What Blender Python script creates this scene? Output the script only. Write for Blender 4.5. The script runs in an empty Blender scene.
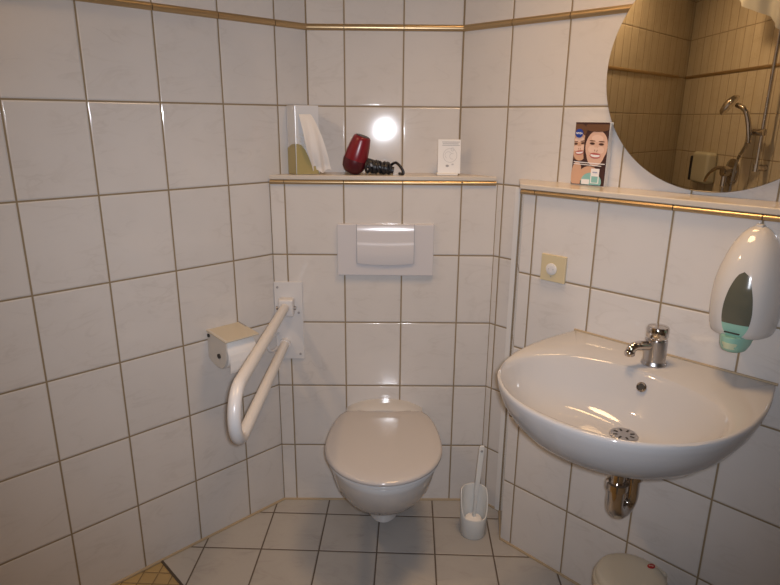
import bpy, bmesh, math, random
from mathutils import Vector, Matrix
random.seed(5)
C = bpy.context.scene.collection
PI = math.pi

# ------------------------------------------------------------------ camera, world, lights, exposure
cam_d = bpy.data.cameras.new('camera'); cam = bpy.data.objects.new('camera', cam_d); C.objects.link(cam)
bpy.context.scene.camera = cam
CP = Vector((-0.0509, -2.0519, 1.4528)); pitch, yaw, roll = -0.284, -0.0054, 0.0084
f_ = Vector((-math.sin(yaw)*math.cos(pitch), math.cos(yaw)*math.cos(pitch), math.sin(pitch)))
r_ = Vector((math.cos(yaw), math.sin(yaw), 0)); u_ = r_.cross(f_)
r2 = math.cos(roll)*r_ + math.sin(roll)*u_; u2 = -math.sin(roll)*r_ + math.cos(roll)*u_
M = Matrix.Identity(4)
for i in range(3):
    M[i][0] = r2[i]; M[i][1] = u2[i]; M[i][2] = -f_[i]; M[i][3] = CP[i]
cam.matrix_world = M
cam_d.sensor_width = 36; cam_d.lens = 600.4251*36/780; cam_d.clip_start = 0.02

w = bpy.data.worlds.new('world'); bpy.context.scene.world = w; w.use_nodes = True
w.node_tree.nodes['Background'].inputs[0].default_value = (1.0, 0.85, 0.7, 1)
w.node_tree.nodes['Background'].inputs[1].default_value = 0.05

vs = bpy.context.scene.view_settings
vs.view_transform = 'Standard'; vs.look = 'None'; vs.gamma = 1; vs.use_curve_mapping = False
vs.exposure = 0.0

def light(name, kind, loc, energy, color, **kw):
    d = bpy.data.lights.new(name, kind); d.energy = energy; d.color = color
    for k, v in kw.items(): setattr(d, k, v)
    o = bpy.data.objects.new(name, d); C.objects.link(o); o.location = loc
    return o
# the camera's own flash, just beside the lens
fl = light('flash', 'SPOT', CP + Vector((0.022, 0.0, 0.012)), 72, (0.91, 0.945, 1.04), spot_size=math.radians(99), spot_blend=1.0, shadow_soft_size=0.020)
fl.rotation_euler = (Vector((-0.02, 1.0, -0.24))).to_track_quat('-Z', 'Y').to_euler()
# warm ceiling lamp
LAMP = Vector((0.30, -0.66, 2.50))
light('lamp_light', 'AREA', LAMP + Vector((0, 0, -0.07)), 5.0, (1.0, 0.62, 0.30), shape='DISK', size=0.42, spread=math.radians(105))

# added warm fill light, brightens the shower corner reflected in the mirror
SHOWER_FILL = Vector((-1.25, -1.0, 2.50))
light('shower_fill_light', 'AREA', SHOWER_FILL + Vector((0, 0, -0.05)), 9.0, (1.0, 0.66, 0.36), shape='DISK', size=0.12)

# ------------------------------------------------------------------ materials
def mat(name, col, rough=.4, metal=0, **kw):
    m = bpy.data.materials.new(name); m.use_nodes = True
    b = m.node_tree.nodes['Principled BSDF']
    b.inputs['Base Color'].default_value = (*col, 1); b.inputs['Roughness'].default_value = rough
    b.inputs['Metallic'].default_value = metal
    for k, v in kw.items(): b.inputs[k].default_value = v
    # faint procedural variation so that no surface is perfectly even
    nt = m.node_tree; n = nt.nodes.new('ShaderNodeTexNoise'); n.inputs['Scale'].default_value = 14
    tc = nt.nodes.new('ShaderNodeTexCoord'); nt.links.new(tc.outputs['Object'], n.inputs['Vector'])
    mr = nt.nodes.new('ShaderNodeMapRange'); mr.inputs[3].default_value = max(0, rough*.85); mr.inputs[4].default_value = min(1, rough*1.15+.005)
    nt.links.new(n.outputs['Fac'], mr.inputs[0]); nt.links.new(mr.outputs[0], b.inputs['Roughness'])
    return m

def tile_mat(name, base, dark, grout, tw=.2, th=.249, gw=.005, rough=.07, vein=.5, stripes=0.0, tilt=(0, 0, 0), wob=.004, vary=.03, rnd=.0):
    m = bpy.data.materials.new(name); m.use_nodes = True; nt = m.node_tree; N = nt.nodes; L = nt.links
    b = N['Principled BSDF']
    def V(x):
        return x
    def mth(op, a, c=None, d=None, clamp=False):
        n = N.new('ShaderNodeMath'); n.operation = op; n.use_clamp = clamp
        for i, x in enumerate((a, c, d)):
            if x is None: continue
            if isinstance(x, (int, float)): n.inputs[i].default_value = x
            else: L.new(x, n.inputs[i])
        return n.outputs[0]
    uv = N.new('ShaderNodeUVMap'); sp = N.new('ShaderNodeSeparateXYZ'); L.new(uv.outputs[0], sp.inputs[0])
    U, W = sp.outputs[0], sp.outputs[1]
    def dist(x, p):
        q = mth('DIVIDE', x, p); fr = mth('FRACT', q); fl = mth('FLOOR', q)
        return mth('MULTIPLY', mth('MINIMUM', fr, mth('SUBTRACT', 1.0, fr)), p), fl
    du, iu = dist(U, tw); dv, iv = dist(W, th)
    d = mth('MINIMUM', du, dv)
    mask = N.new('ShaderNodeMapRange'); mask.interpolation_type = 'SMOOTHSTEP'
    mask.inputs[1].default_value = gw/2-.0006; mask.inputs[2].default_value = gw/2+.0006; L.new(d, mask.inputs[0])
    hgt = N.new('ShaderNodeMapRange'); hgt.interpolation_type = 'SMOOTHERSTEP'
    hgt.inputs[1].default_value = gw/2-.001; hgt.inputs[2].default_value = gw/2+.004; L.new(d, hgt.inputs[0])
    cid = N.new('ShaderNodeCombineXYZ'); L.new(iu, cid.inputs[0]); L.new(iv, cid.inputs[1])
    wn = N.new('ShaderNodeTexWhiteNoise'); wn.noise_dimensions = '3D'; L.new(cid.outputs[0], wn.inputs['Vector'])
    # veins: a ridged noise, shifted per tile
    off = N.new('ShaderNodeVectorMath'); off.operation = 'SCALE'; off.inputs['Scale'].default_value = 30; L.new(wn.outputs['Color'], off.inputs[0])
    add = N.new('ShaderNodeVectorMath'); add.operation = 'ADD'; L.new(uv.outputs[0], add.inputs[0]); L.new(off.outputs[0], add.inputs[1])
    mp = N.new('ShaderNodeMapping'); mp.inputs['Rotation'].default_value = (0, 0, .75); mp.inputs['Scale'].default_value = (1.0, 2.6, 1); L.new(add.outputs[0], mp.inputs[0])
    nz = N.new('ShaderNodeTexNoise'); nz.inputs['Scale'].default_value = 6; nz.inputs['Detail'].default_value = 4; nz.inputs['Distortion'].default_value = .9; L.new(mp.outputs[0], nz.inputs['Vector'])
    ridge = mth('ABSOLUTE', mth('SUBTRACT', nz.outputs['Fac'], .5))
    vr = N.new('ShaderNodeMapRange'); vr.inputs[1].default_value = 0; vr.inputs[2].default_value = .035; vr.inputs[3].default_value = 1; vr.inputs[4].default_value = 0; L.new(ridge, vr.inputs[0])
    n2 = N.new('ShaderNodeTexNoise'); n2.inputs['Scale'].default_value = 9; n2.inputs['Detail'].default_value = 3; L.new(add.outputs[0], n2.inputs['Vector'])
    cl = N.new('ShaderNodeMapRange'); cl.inputs[1].default_value = .4; cl.inputs[2].default_value = .75; L.new(n2.outputs['Fac'], cl.inputs[0])
    fac = mth('MULTIPLY', mth('ADD', mth('MULTIPLY', vr.outputs[0], cl.outputs[0]), mth('MULTIPLY', cl.outputs[0], .35)), vein, clamp=True)
    if stripes:
        st = N.new('ShaderNodeTexNoise'); st.inputs['Scale'].default_value = 1; st.inputs['Detail'].default_value = 2
        m2 = N.new('ShaderNodeMapping'); m2.inputs['Scale'].default_value = (70, .8, 1); L.new(uv.outputs[0], m2.inputs[0]); L.new(m2.outputs[0], st.inputs['Vector'])
        sr = N.new('ShaderNodeMapRange'); sr.inputs[1].default_value = .4; sr.inputs[2].default_value = .65; L.new(st.outputs['Fac'], sr.inputs[0])
        fac = mth('ADD', fac, mth('MULTIPLY', sr.outputs[0], stripes), clamp=True)
    mx = N.new('ShaderNodeMix'); mx.data_type = 'RGBA'; mx.inputs[6].default_value = (*base, 1); mx.inputs[7].default_value = (*dark, 1); L.new(fac, mx.inputs[0])
    tone = mth('ADD', mth('MULTIPLY', wn.outputs['Value'], vary), 1-vary/2)
    sc = N.new('ShaderNodeVectorMath'); sc.operation = 'SCALE'; L.new(mx.outputs[2], sc.inputs[0]); L.new(tone, sc.inputs['Scale'])
    gm = N.new('ShaderNodeMix'); gm.data_type = 'RGBA'; gm.inputs[6].default_value = (*grout, 1); L.new(sc.outputs[0], gm.inputs[7]); L.new(mask.outputs[0], gm.inputs[0])
    L.new(gm.outputs[2], b.inputs['Base Color'])
    rr = N.new('ShaderNodeMapRange'); rr.inputs[3].default_value = .8; rr.inputs[4].default_value = rough; L.new(mask.outputs[0], rr.inputs[0]); L.new(rr.outputs[0], b.inputs['Roughness'])
    # glaze unevenness and the rounded tile edge
    n3 = N.new('ShaderNodeTexNoise'); n3.inputs['Scale'].default_value = 7; n3.inputs['Detail'].default_value = 1; L.new(add.outputs[0], n3.inputs['Vector'])
    h = mth('ADD', mth('MULTIPLY', hgt.outputs[0], .0012), mth('MULTIPLY', n3.outputs['Fac'], wob))
    bp = N.new('ShaderNodeBump'); bp.inputs['Strength'].default_value = 1; bp.inputs['Distance'].default_value = 1.0; L.new(h, bp.inputs['Height'])
    tv = N.new('ShaderNodeVectorMath'); tv.operation = 'ADD'; L.new(bp.outputs[0], tv.inputs[0]); tv.inputs[1].default_value = tilt
    tn = N.new('ShaderNodeVectorMath'); tn.operation = 'NORMALIZE'; L.new(tv.outputs[0], tn.inputs[0])
    L.new(tn.outputs[0], b.inputs['Normal'])
    return m

BASE = (.575, .545, .52); DARK = (.47, .435, .405); GROUT = (.23, .175, .105)
M_tile = tile_mat('wall_tile', BASE, DARK, GROUT, wob=.0006)
M_tile_b = tile_mat('wall_tile_back', BASE, DARK, GROUT, wob=.0006, tilt=(.010, 0, .0225))
M_shower = tile_mat('shower_tile', (.58, .51, .40), (.48, .41, .30), (.28, .22, .15), tw=.1, stripes=.4, rough=.25)
M_floor = tile_mat('floor_tile', (.365, .35, .335), (.28, .262, .248), (.085, .065, .05), tw=.202, th=.202, gw=.005, rough=.33, vein=.8, wob=.0015, vary=.08)
M_mosaic = tile_mat('mosaic', (.36, .26, .12), (.28, .20, .09), (.17, .12, .06), tw=.05, th=.05, gw=.004, rough=.4, wob=.001, vary=.15)
M_gold = mat('gold_profile', (.50, .36, .20), .33, .8)
M_profile = mat('white_profile', (.52, .47, .41), .2)
M_edge = mat('white_edge', (.64, .62, .60), .12)
M_grout = mat('joint', GROUT, .8)
M_caulk = mat('caulk', (.33, .26, .17), .6)
M_kerb = mat('dark_edge', (.06, .045, .035), .5)
M_ceiling = mat('ceiling_paint', (.62, .58, .53), .8)
M_cer = mat('ceramic', (.50, .49, .485), .06)
M_cer_basin = mat('basin_ceramic', (.41, .405, .41), .06)
M_seat = mat('seat_plastic', (.42, .40, .395), .13)
M_plate = mat('plate_plastic', (.54, .52, .53), .16)
M_white = mat('white_metal', (.58, .565, .56), .3)
M_cream = mat('cream_plastic', (.48, .43, .34), .35)
M_sock = mat('socket_plastic', (.52, .44, .28), .35)
M_holder = mat('holder_plastic', (.50, .48, .45), .35)
M_paper = mat('paper', (.74, .71, .68), .85)
M_chrome = mat('chrome', (.62, .58, .55), .07, 1)
M_chromed = mat('brushed_chrome', (.50, .49, .50), .28, 1)
M_dark = mat('dark_plastic', (.015, .014, .017), .4)
M_hole = mat('hole', (.02, .018, .016), .6)
M_red = mat('dryer_red', (.17, .008, .014), .3)
M_mirror = mat('mirror', (.86, .84, .76), .0, 1)
M_mirror.node_tree.nodes['Principled BSDF'].inputs['Roughness'].default_value = 0
for l in list(M_mirror.node_tree.links):
    if l.to_socket.name == 'Roughness': M_mirror.node_tree.links.remove(l)
M_medge = mat('mirror_edge', (.16, .14, .10), .3)
M_disp = mat('dispenser_shell', (.56, .54, .52), .1)
M_window = mat('dispenser_window', (.10, .10, .075), .15)
M_teal = mat('teal_plastic', (.26, .48, .39), .25)
M_tealp = mat('teal_pale', (.50, .56, .38), .3)
M_brush = mat('brush_plastic', (.62, .62, .60), .4)
M_card = mat('card', (.68, .66, .64), .5)
M_ink = mat('grey_ink', (.30, .29, .29), .6)
M_inkp = mat('pale_ink', (.47, .46, .46), .6)
M_curtain = mat('curtain', (.50, .50, .48), .6)
M_carton = mat('carton', (.60, .60, .61), .25)
M_olive = mat('olive_print', (.36, .29, .12), .4)
M_olivep = mat('olive_pale', (.52, .46, .33), .4)
M_tissue = mat('tissue_paper', (.70, .66, .62), .85, **{'Subsurface Weight': .0})
M_glow = mat('lamp_opal', (.9, .85, .75), .4, **{'Emission Color': (1, .62, .3, 1), 'Emission Strength': 2.5})
M_hair1 = mat('print_hair_brown', (.13, .06, .03), .4)
M_hair2 = mat('print_hair_dark', (.05, .02, .018), .4)
M_skin1 = mat('print_skin', (.55, .33, .22), .4)
M_skin2 = mat('print_skin_pale', (.62, .40, .30), .4)
M_lip = mat('print_lip', (.42, .09, .08), .4)
M_teeth = mat('print_white', (.75, .73, .72), .4)
M_blue = mat('print_blue', (.015, .05, .28), .35)
M_teal2 = mat('print_teal', (.22, .45, .42), .4)
M_logo = mat('logo_red', (.30, .012, .01), .4)

# ------------------------------------------------------------------ helpers
def link(name, me, m, parent=None):
    o = bpy.data.objects.new(name, me); C.objects.link(o)
    for x in (m if isinstance(m, (list, tuple)) else [m]): me.materials.append(x)
    if parent: o.parent = parent
    return o
def fin(name, bm, m, parent=None, smooth=True, bevel=0, seg=2, sub=0, angle=40):
    bmesh.ops.remove_doubles(bm, verts=bm.verts, dist=1e-6)
    bmesh.ops.recalc_face_normals(bm, faces=bm.faces)
    me = bpy.data.meshes.new(name); bm.to_mesh(me); bm.free()
    for p in me.polygons: p.use_smooth = smooth
    o = link(name, me, m, parent)
    if smooth: me.set_sharp_from_angle(angle=math.radians(angle))
    if bevel:
        b = o.modifiers.new('bevel', 'BEVEL'); b.width = bevel; b.segments = seg; b.limit_method = 'ANGLE'; b.angle_limit = math.radians(35)
        b.harden_normals = False
    if sub:
        s = o.modifiers.new('sub', 'SUBSURF'); s.levels = sub; s.render_levels = sub
    return o
def thing(name, label, cat, loc, rz=0, group=None):
    o = bpy.data.objects.new(name, None); C.objects.link(o); o.location = loc; o.rotation_euler = (0, 0, rz)
    o.empty_display_size = .05
    return tag(o, label, cat, group)
def tag(o, label, cat, group=None):
    o['label'] = label; o['category'] = cat
    if group: o['group'] = group
    return o
def struct(o): o['kind'] = 'structure'; return o
def box(bm, x0, x1, y0, y1, z0, z1, mt=None, mi=0):
    vs_ = [Vector((x, y, z)) for x in (x0, x1) for y in (y0, y1) for z in (z0, z1)]
    if mt: vs_ = [mt @ v for v in vs_]
    v = [bm.verts.new(p) for p in vs_]
    for f in ((0, 1, 3, 2), (4, 6, 7, 5), (0, 4, 5, 1), (2, 3, 7, 6), (0, 2, 6, 4), (1, 5, 7, 3)):
        fc = bm.faces.new([v[i] for i in f]); fc.material_index = mi
def loft(bm, rings, cap0=True, cap1=True, closed=True, mi=0):
    R = [[bm.verts.new(p) for p in r] for r in rings]; n = len(R[0])
    for a, b in zip(R, R[1:]):
        for i in range(n if closed else n-1):
            j = (i+1) % n
            f = bm.faces.new((a[i], a[j], b[j], b[i])); f.material_index = mi
    if cap0: bm.faces.new(list(reversed(R[0]))).material_index = mi
    if cap1: bm.faces.new(R[-1]).material_index = mi
    return R
def lathe(bm, prof, n=40, c=(0, 0), mt=None, cap0=True, cap1=True, mi=0):
    rings = [[Vector((c[0]+r*math.cos(2*PI*i/n), c[1]+r*math.sin(2*PI*i/n), z)) for i in range(n)] for r, z in prof]
    if mt: rings = [[mt @ v for v in r] for r in rings]
    return loft(bm, rings, cap0, cap1, mi=mi)
def tube(bm, pts, r, n=14, caps=True):
    pts = [Vector(p) for p in pts]; rs = r if isinstance(r, (list, tuple)) else [r]*len(pts)
    rings = []; up = None
    for i, p in enumerate(pts):
        t = (pts[min(i+1, len(pts)-1)] - pts[max(i-1, 0)]).normalized()
        if up is None:
            up = Vector((0, 0, 1)) if abs(t.z) < .9 else Vector((1, 0, 0))
        a = (up - t*up.dot(t)).normalized(); up = a; b = t.cross(a)
        rings.append([p + rs[i]*(math.cos(2*PI*k/n)*a + math.sin(2*PI*k/n)*b) for k in range(n)])
    loft(bm, rings, caps, caps)
def spline(P, n=8, closed=False):
    P = [Vector(p) for p in P]; out = []; m = len(P)
    rng = range(m if closed else m-1)
    for i in rng:
        g = (lambda k: P[k % m]) if closed else (lambda k: P[min(max(k, 0), m-1)])
        a, b, c, d = g(i-1), g(i), g(i+1), g(i+2)
        for k in range(n):
            t = k/n
            out.append(.5*((2*b) + (c-a)*t + (2*a-5*b+4*c-d)*t*t + (3*b-a-3*c+d)*t**3))
    if not closed: out.append(P[-1])
    return out
def ellipse_disc(bm, cx, cz, rx, rz, y, n=24, mi=0, rot=0, mt=None):
    v = []
    for i in range(n):
        a = 2*PI*i/n; x = rx*math.cos(a); z = rz*math.sin(a)
        p = Vector((cx+x*math.cos(rot)-z*math.sin(rot), y, cz+x*math.sin(rot)+z*math.cos(rot)))
        v.append(bm.verts.new(mt @ p if mt else p))
    f = bm.faces.new(v); f.material_index = mi
def poly(bm, pts, y, mi=0):
    f = bm.faces.new([bm.verts.new((x, y, z)) for x, z in pts]); f.material_index = mi
def text_mesh(name, s, size, m, parent, loc, rot=(PI/2, 0, 0), ext=.0002, bold=0):
    cu = bpy.data.curves.new(name, 'FONT'); cu.body = s; cu.size = size; cu.align_x = 'CENTER'; cu.align_y = 'CENTER'; cu.extrude = ext; cu.offset = bold
    t = bpy.data.objects.new(name, cu); C.objects.link(t)
    dg = bpy.context.evaluated_depsgraph_get(); me = bpy.data.meshes.new_from_object(t.evaluated_get(dg))
    bpy.data.objects.remove(t); me.name = name
    me.materials.clear()
    o = link(name, me, m, parent); o.location = loc; o.rotation_euler = rot
    return o

# ------------------------------------------------------------------ plan of the room (metres)
LA, RA, SA = 0.8012, 0.7751, 0.7702
UL = Vector((-0.3276, 0.1219, 0)); UR = Vector((0.2013, 0.1219, 0))
TA = Vector((-math.sin(LA), -math.cos(LA), 0)); TB = Vector((math.sin(RA), -math.cos(RA), 0))
SP = Vector((0.3633, -0.2284, 0)); TS = Vector((math.sin(SA), -math.cos(SA), 0))
EP = Vector((0.3888, -0.0698, 0))
Z1 = 0.2429-.249
CEIL = 2.52
def wall(name, p, q, z0, z1, m, phase, zph=Z1, th=.08, flip=False):
    """a tiled wall from p to q (room on its right-hand side), u measured from p"""
    p = Vector(p); q = Vector(q); d = (q-p).normalized(); n = Vector((-d.y, d.x, 0))  # outward (left of travel)
    if flip: n = -n
    bm = bmesh.new(); uvl = bm.loops.layers.uv.new('UVMap'); L = (q-p).length
    co = [(0, z0), (L, z0), (L, z1), (0, z1)]
    fr = [bm.verts.new(p + d*s + Vector((0, 0, z))) for s, z in co]
    bk = [bm.verts.new(p + d*s + n*th + Vector((0, 0, z))) for s, z in co]
    F = [bm.faces.new(fr), bm.faces.new(list(reversed(bk)))]
    for i in range(4):
        j = (i+1) % 4; F.append(bm.faces.new((fr[j], fr[i], bk[i], bk[j])))
    lut = {}
    for v, c in zip(fr+bk, co*2): lut[v] = c
    for f in F:
        for l in f.loops:
            s, z = lut[l.vert]; l[uvl].uv = (s-phase, z-zph)
    bmesh.ops.recalc_face_normals(bm, faces=bm.faces)
    me = bpy.data.meshes.new(name); bm.to_mesh(me); bm.free()
    return struct(link(name, me, m))
PA = UL + TA*2.67          # shower corner
PB = UR + TB*2.55
FRONT = -3.2; XS = -0.78
# travel so that outward is on the left
wall('wall_back', UL, UR, 0, CEIL, M_tile_b, .3276)                   # x = -0.3276 .. 0.2013, phase at x = 0
wall('wall_right', UR, PB, 0, CEIL, M_tile, .1951)
wall('wall_left', UL, UL+TA*1.16, 0, CEIL, M_tile, .1251, flip=True)
wall('wall_left_shower', UL+TA*1.16, PA, 0, CEIL, M_shower, .1251-1.16, flip=True)
PS2 = Vector((XS, PA.y, 0))
wall('wall_shower', PA, PS2, 0, CEIL, M_shower, 0, flip=True)
wall('wall_partition', PS2, Vector((XS, FRONT, 0)), 0, CEIL, M_tile, 0, flip=True)
wall('wall_front', Vector((XS, FRONT, 0)), Vector((PB.x, FRONT, 0)), 0, CEIL, M_tile, 0, flip=True)
wall('wall_entrance', Vector((PB.x, FRONT, 0)), PB, 0, CEIL, M_tile, 0, flip=True)
# boxed-out cistern wall and boxed-out basin wall
LX, RX, LEDGE = -0.4496, 0.3210, 1.236
wall('wall_cistern', Vector((LX, 0, 0)), Vector((RX, 0, 0)), 0, LEDGE, M_tile, -LX, th=.118)
SE = SP + TS*2.25
wall('wall_basin', SP, SE, 0, LEDGE, M_tile, .0409, th=.10)
wall('wall_basin_side', EP, SP, 0, LEDGE, M_tile, .05, th=.01)

# floor and shower floor
def flat(name, pts, z0, z1, m, rot, org):
    bm = bmesh.new(); uvl = bm.loops.layers.uv.new('UVMap')
    top = [bm.verts.new((x, y, z1)) for x, y in pts]; bot = [bm.verts.new((x, y, z0)) for x, y in pts]
    bm.faces.new(top); bm.faces.new(list(reversed(bot)))
    for i in range(len(pts)):
        j = (i+1) % len(pts); bm.faces.new((top[j], top[i], bot[i], bot[j]))
    c, s = math.cos(rot), math.sin(rot)
    for f in bm.faces:
        for l in f.loops:
            x, y = l.vert.co.x-org[0], l.vert.co.y-org[1]
            l[uvl].uv = (c*x+s*y, -s*x+c*y)
    bmesh.ops.recalc_face_normals(bm, faces=bm.faces)
    me = bpy.data.meshes.new(name); bm.to_mesh(me); bm.free()
    return struct(link(name, me, m))
K0 = UL + TA*0.6725; KD = Vector((.690, -.724, 0)); K1 = K0 + KD*1.7   # line between main floor and shower floor
flat('floor', [(K0.x, K0.y), (K1.x, K1.y), (K1.x, FRONT), (PB.x+.1, FRONT), (PB.x+.1, PB.y), (UR.x+.05, UR.y+.05), (UL.x-.05, UL.y+.05)], -.06, 0, M_floor, -0.037, (-0.469, 0.1173))
flat('floor_shower', [(K0.x-.0, K0.y+.0), (PA.x-.1, PA.y), (PS2.x, PA.y-.02), (K1.x, K1.y)], -.06, -.002, M_mosaic, -.05, (-.8, -.4))
flat('ceiling', [(PA.x-.2, PA.y-.2), (XS, FRONT-.1), (PB.x+.1, FRONT-.1), (PB.x+.1, PB.y), (UR.x+.1, UR.y+.1), (UL.x-.1, UL.y+.1)], CEIL, CEIL+.06, M_ceiling, 0, (0, 0))

tn = [0]
def trim(bmf, m, smooth=False, bevel=0):
    tn[0] += 1; bm = bmesh.new(); bmf(bm)
    return struct(fin('trim_%d' % tn[0], bm, m, smooth=smooth, bevel=bevel))
def frame(p, d):      # X along d, Y pointing into the wall behind
    d = d.normalized(); y = Vector((-d.y, d.x, 0)); Mx = Matrix.Identity(4)
    for i in range(3): Mx[i][0] = d[i]; Mx[i][1] = y[i]; Mx[i][2] = (0, 0, 1)[i]; Mx[i][3] = p[i]
    return Mx
def bar(bm, mt, L, z, h, out, s0=0, n=10):
    """half-round bar along the wall, cut at the grout lines"""
    rings = []
    for x in (s0, L):
        rings.append([mt @ Vector((x, -out*math.sin(PI*k/n), z+h/2*math.cos(PI*k/n))) for k in range(n+1)] + [mt @ Vector((x, .004, z-h/2)), mt @ Vector((x, .004, z+h/2))])
    loft(bm, rings)
def gold(p, d, s0, s1, z, h, out, phase, mt=None):
    mt = mt or frame(p, d)
    cuts = [s0]; k = math.ceil((s0-phase)/.2)
    while phase+k*.2 < s1-.004:
        if phase+k*.2 > s0+.004: cuts.append(phase+k*.2)
        k += 1
    cuts.append(s1)
    def f(bm):
        for a, b in zip(cuts, cuts[1:]): bar(bm, mt, b-.0012, z, h, out, a+.0012)
    return trim(f, M_gold, smooth=True)
ZT = 1.7403
gold(UL, Vector((1, 0, 0)), 0, .5289, ZT, .021, .008, .3276)
gold(UR, TB, 0, 2.5, ZT, .021, .008, .1951)
FA = frame(UL, -TA)
def gA(bm):
    cuts = [-.0]+[-(.1251+.2*k) for k in range(13)]
    for a, b in zip(cuts, cuts[1:]): bar(bm, FA, b+.0012, ZT, .021, .008, a-.0012)
trim(gA, M_gold, smooth=True)
def gS(bm): bar(bm, frame(PS2, Vector((-1, 0, 0))) @ Matrix.Rotation(PI, 4, 'Z') @ Matrix.Identity(4), 1.45, ZT, .021, .008, 0)
MS = frame(PA, Vector((1, 0, 0)))
def gS(bm):
    rings = [[Vector((x, PA.y + .008*math.sin(PI*k/10), ZT+.0105*math.cos(PI*k/10))) for k in range(11)]+[Vector((x, PA.y-.004, ZT-.0105)), Vector((x, PA.y-.004, ZT+.0105))] for x in (PA.x, XS)]
    loft(bm, rings)
trim(gS, M_gold, smooth=True)

# ledges: white top profile over a gold bar
def ledge_back(bm):
    z0, z1 = 1.2485, 1.264
    top = [(LX, -.007), (RX-.004, -.007), (UR.x+.0, UR.y), (UL.x, UL.y)]
    rings = [[Vector((x, y, z)) for x, y in top] for z in (z0, z1)]
    loft(bm, rings)
trim(ledge_back, M_profile, bevel=.003)
gold(Vector((LX, 0, 0)), Vector((1, 0, 0)), 0, RX-LX-.004, 1.2405, .016, .009, -LX % .2)
NS = Vector((TS.y, -TS.x, 0))       # out of the basin wall into the room
def ledge_right(bm):
    z0, z1 = 1.2485, 1.264
    a = SP + NS*.010 - TS*.012; b = SE + NS*.010; e = EP - TS*.016 - NS*(-.004)
    c = UR + TB*2.5
    P = [a, b, c, EP + Vector((-.006, .006, 0)), Vector((EP.x-.012, EP.y-.004, 0))]
    loft(bm, [[Vector((p.x, p.y, z)) for p in P] for z in (z0, z1)])
trim(ledge_right, M_profile, bevel=.003)
gold(SP, TS, -.008, 2.2, 1.2405, .016, .013, .0409)
# pale vertical strip where the basin wall box starts
def vedge(bm):
    mt = frame(EP, TB); box(bm, -.021, -.002, -.005, .004, .0, 1.236, mt)
trim(vedge, M_edge, bevel=.0015)
# corner joints
def joint(p, z0, z1, r=.003, m=M_grout):
    def f(bm): tube(bm, [(p[0], p[1], z0), (p[0], p[1], z1)], r, 8)
    trim(f, m, smooth=True)
joint((UL.x, UL.y), 1.26, CEIL); joint((UR.x, UR.y), 1.26, CEIL)
joint((LX, 0), 0, 1.236, .0015); joint((RX, 0), 0, 1.236, .0015); joint((EP.x-.001, EP.y), 0, 1.236, .002)
def fl_joint(pts, m=M_caulk, r=.006):
    def f(bm): tube(bm, [(x, y, .001) for x, y in pts], r, 8)
    trim(f, m, smooth=True)
aS = UL + TA*.172
fl_joint([(K0.x+.0, K0.y), (LX, 0), (RX, 0), (EP.x, EP.y)])
fl_joint([(EP.x, EP.y), (SP.x, SP.y), (SE.x, SE.y)])
fl_joint([(K0.x, K0.y), (PA.x, PA.y)])
def kerb(bm):
    box(bm, 0, 1.7, -.0035, .0035, -.03, .003, frame(K0, KD))
trim(kerb, M_kerb)
# window-less room: a door behind the viewpoint
bm = bmesh.new(); box(bm, .25, 1.1, FRONT, FRONT+.035, 0, 2.02); struct(fin('door_1', bm, M_white, smooth=False, bevel=.004))

# ------------------------------------------------------------------ ceiling lamp
t = thing('ceiling_lamp', 'round opal ceiling lamp giving warm light above the basin', 'lamp', (LAMP.x, LAMP.y, CEIL))
bm = bmesh.new(); lathe(bm, [(.22, 0), (.22, -.02), (.21, -.025)]); fin('base', bm, M_white, t)
bm = bmesh.new(); lathe(bm, [(.208, -.02), (.205, -.04), (.18, -.062), (.10, -.078), (.02, -.084)]); fin('diffuser', bm, M_glow, t)
t.children[0].name = 'lamp_base'
ld = bpy.data.objects['lamp_light']; ld.location = (LAMP.x, LAMP.y, CEIL-.10)

t = thing('ceiling_lamp', 'small round added fill light, unseen, over the shower corner', 'lamp', (SHOWER_FILL.x, SHOWER_FILL.y, CEIL))  # invented housing for the added shower fill light
bm = bmesh.new(); lathe(bm, [(.08, 0), (.08, -.018), (.075, -.022)]); fin('lamp_base', bm, M_white, t)
bm = bmesh.new(); lathe(bm, [(.073, -.018), (.07, -.032), (.055, -.044), (.02, -.050)]); fin('diffuser', bm, M_glow, t)
bpy.data.objects['shower_fill_light'].location = (SHOWER_FILL.x, SHOWER_FILL.y, CEIL-.06)
# ------------------------------------------------------------------ toilet
t = thing('toilet', 'wall-hung white ceramic toilet with its beige lid closed, below the flush plate', 'toilet', (-.058, 0, 0))
def tring(z, hw, yf, yb=-.0, back=None, n=22, e=2.0, bulge=1.0):
    """closed outline: back edge at yb (half width back), sides, rounded front at yf"""
    back = hw if back is None else back
    pts = []
    ym = yb + (yf-yb)*.52
    # right side from back to widest, then the front half as a super-ellipse
    for i in range(8):
        s = i/8; w_ = back + (hw-back)*math.sin(s*PI/2)**bulge; pts.append((w_, yb+(ym-yb)*s))
    for i in range(n+1):
        a = PI*i/n; ca, sa = math.cos(a), math.sin(a)
        pts.append((hw*math.copysign(abs(ca)**(2/e), ca), ym+(yf-ym)*abs(sa)**(2/e)))
    for i in range(7, -1, -1):
        s = i/8; w_ = back + (hw-back)*math.sin(s*PI/2)**bulge; pts.append((-w_, yb+(ym-yb)*s))
    return [Vector((x, y, z)) for x, y in pts]
bm = bmesh.new()
loft(bm, [tring(.154, .055, -.190, 0, .05), tring(.157, .078, -.226, 0, .07), tring(.168, .104, -.272, 0, .092), tring(.194, .130, -.338, 0, .112), tring(.230, .149, -.408, 0, .124), tring(.28, .165, -.458, 0, .130),
          tring(.33, .174, -.492, 0, .133), tring(.375, .180, -.513, 0, .138), tring(.392, .181, -.516, 0, .139), tring(.398, .176, -.510, 0, .136)])
fin('bowl', bm, M_cer, t, angle=60)
bm = bmesh.new()
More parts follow.
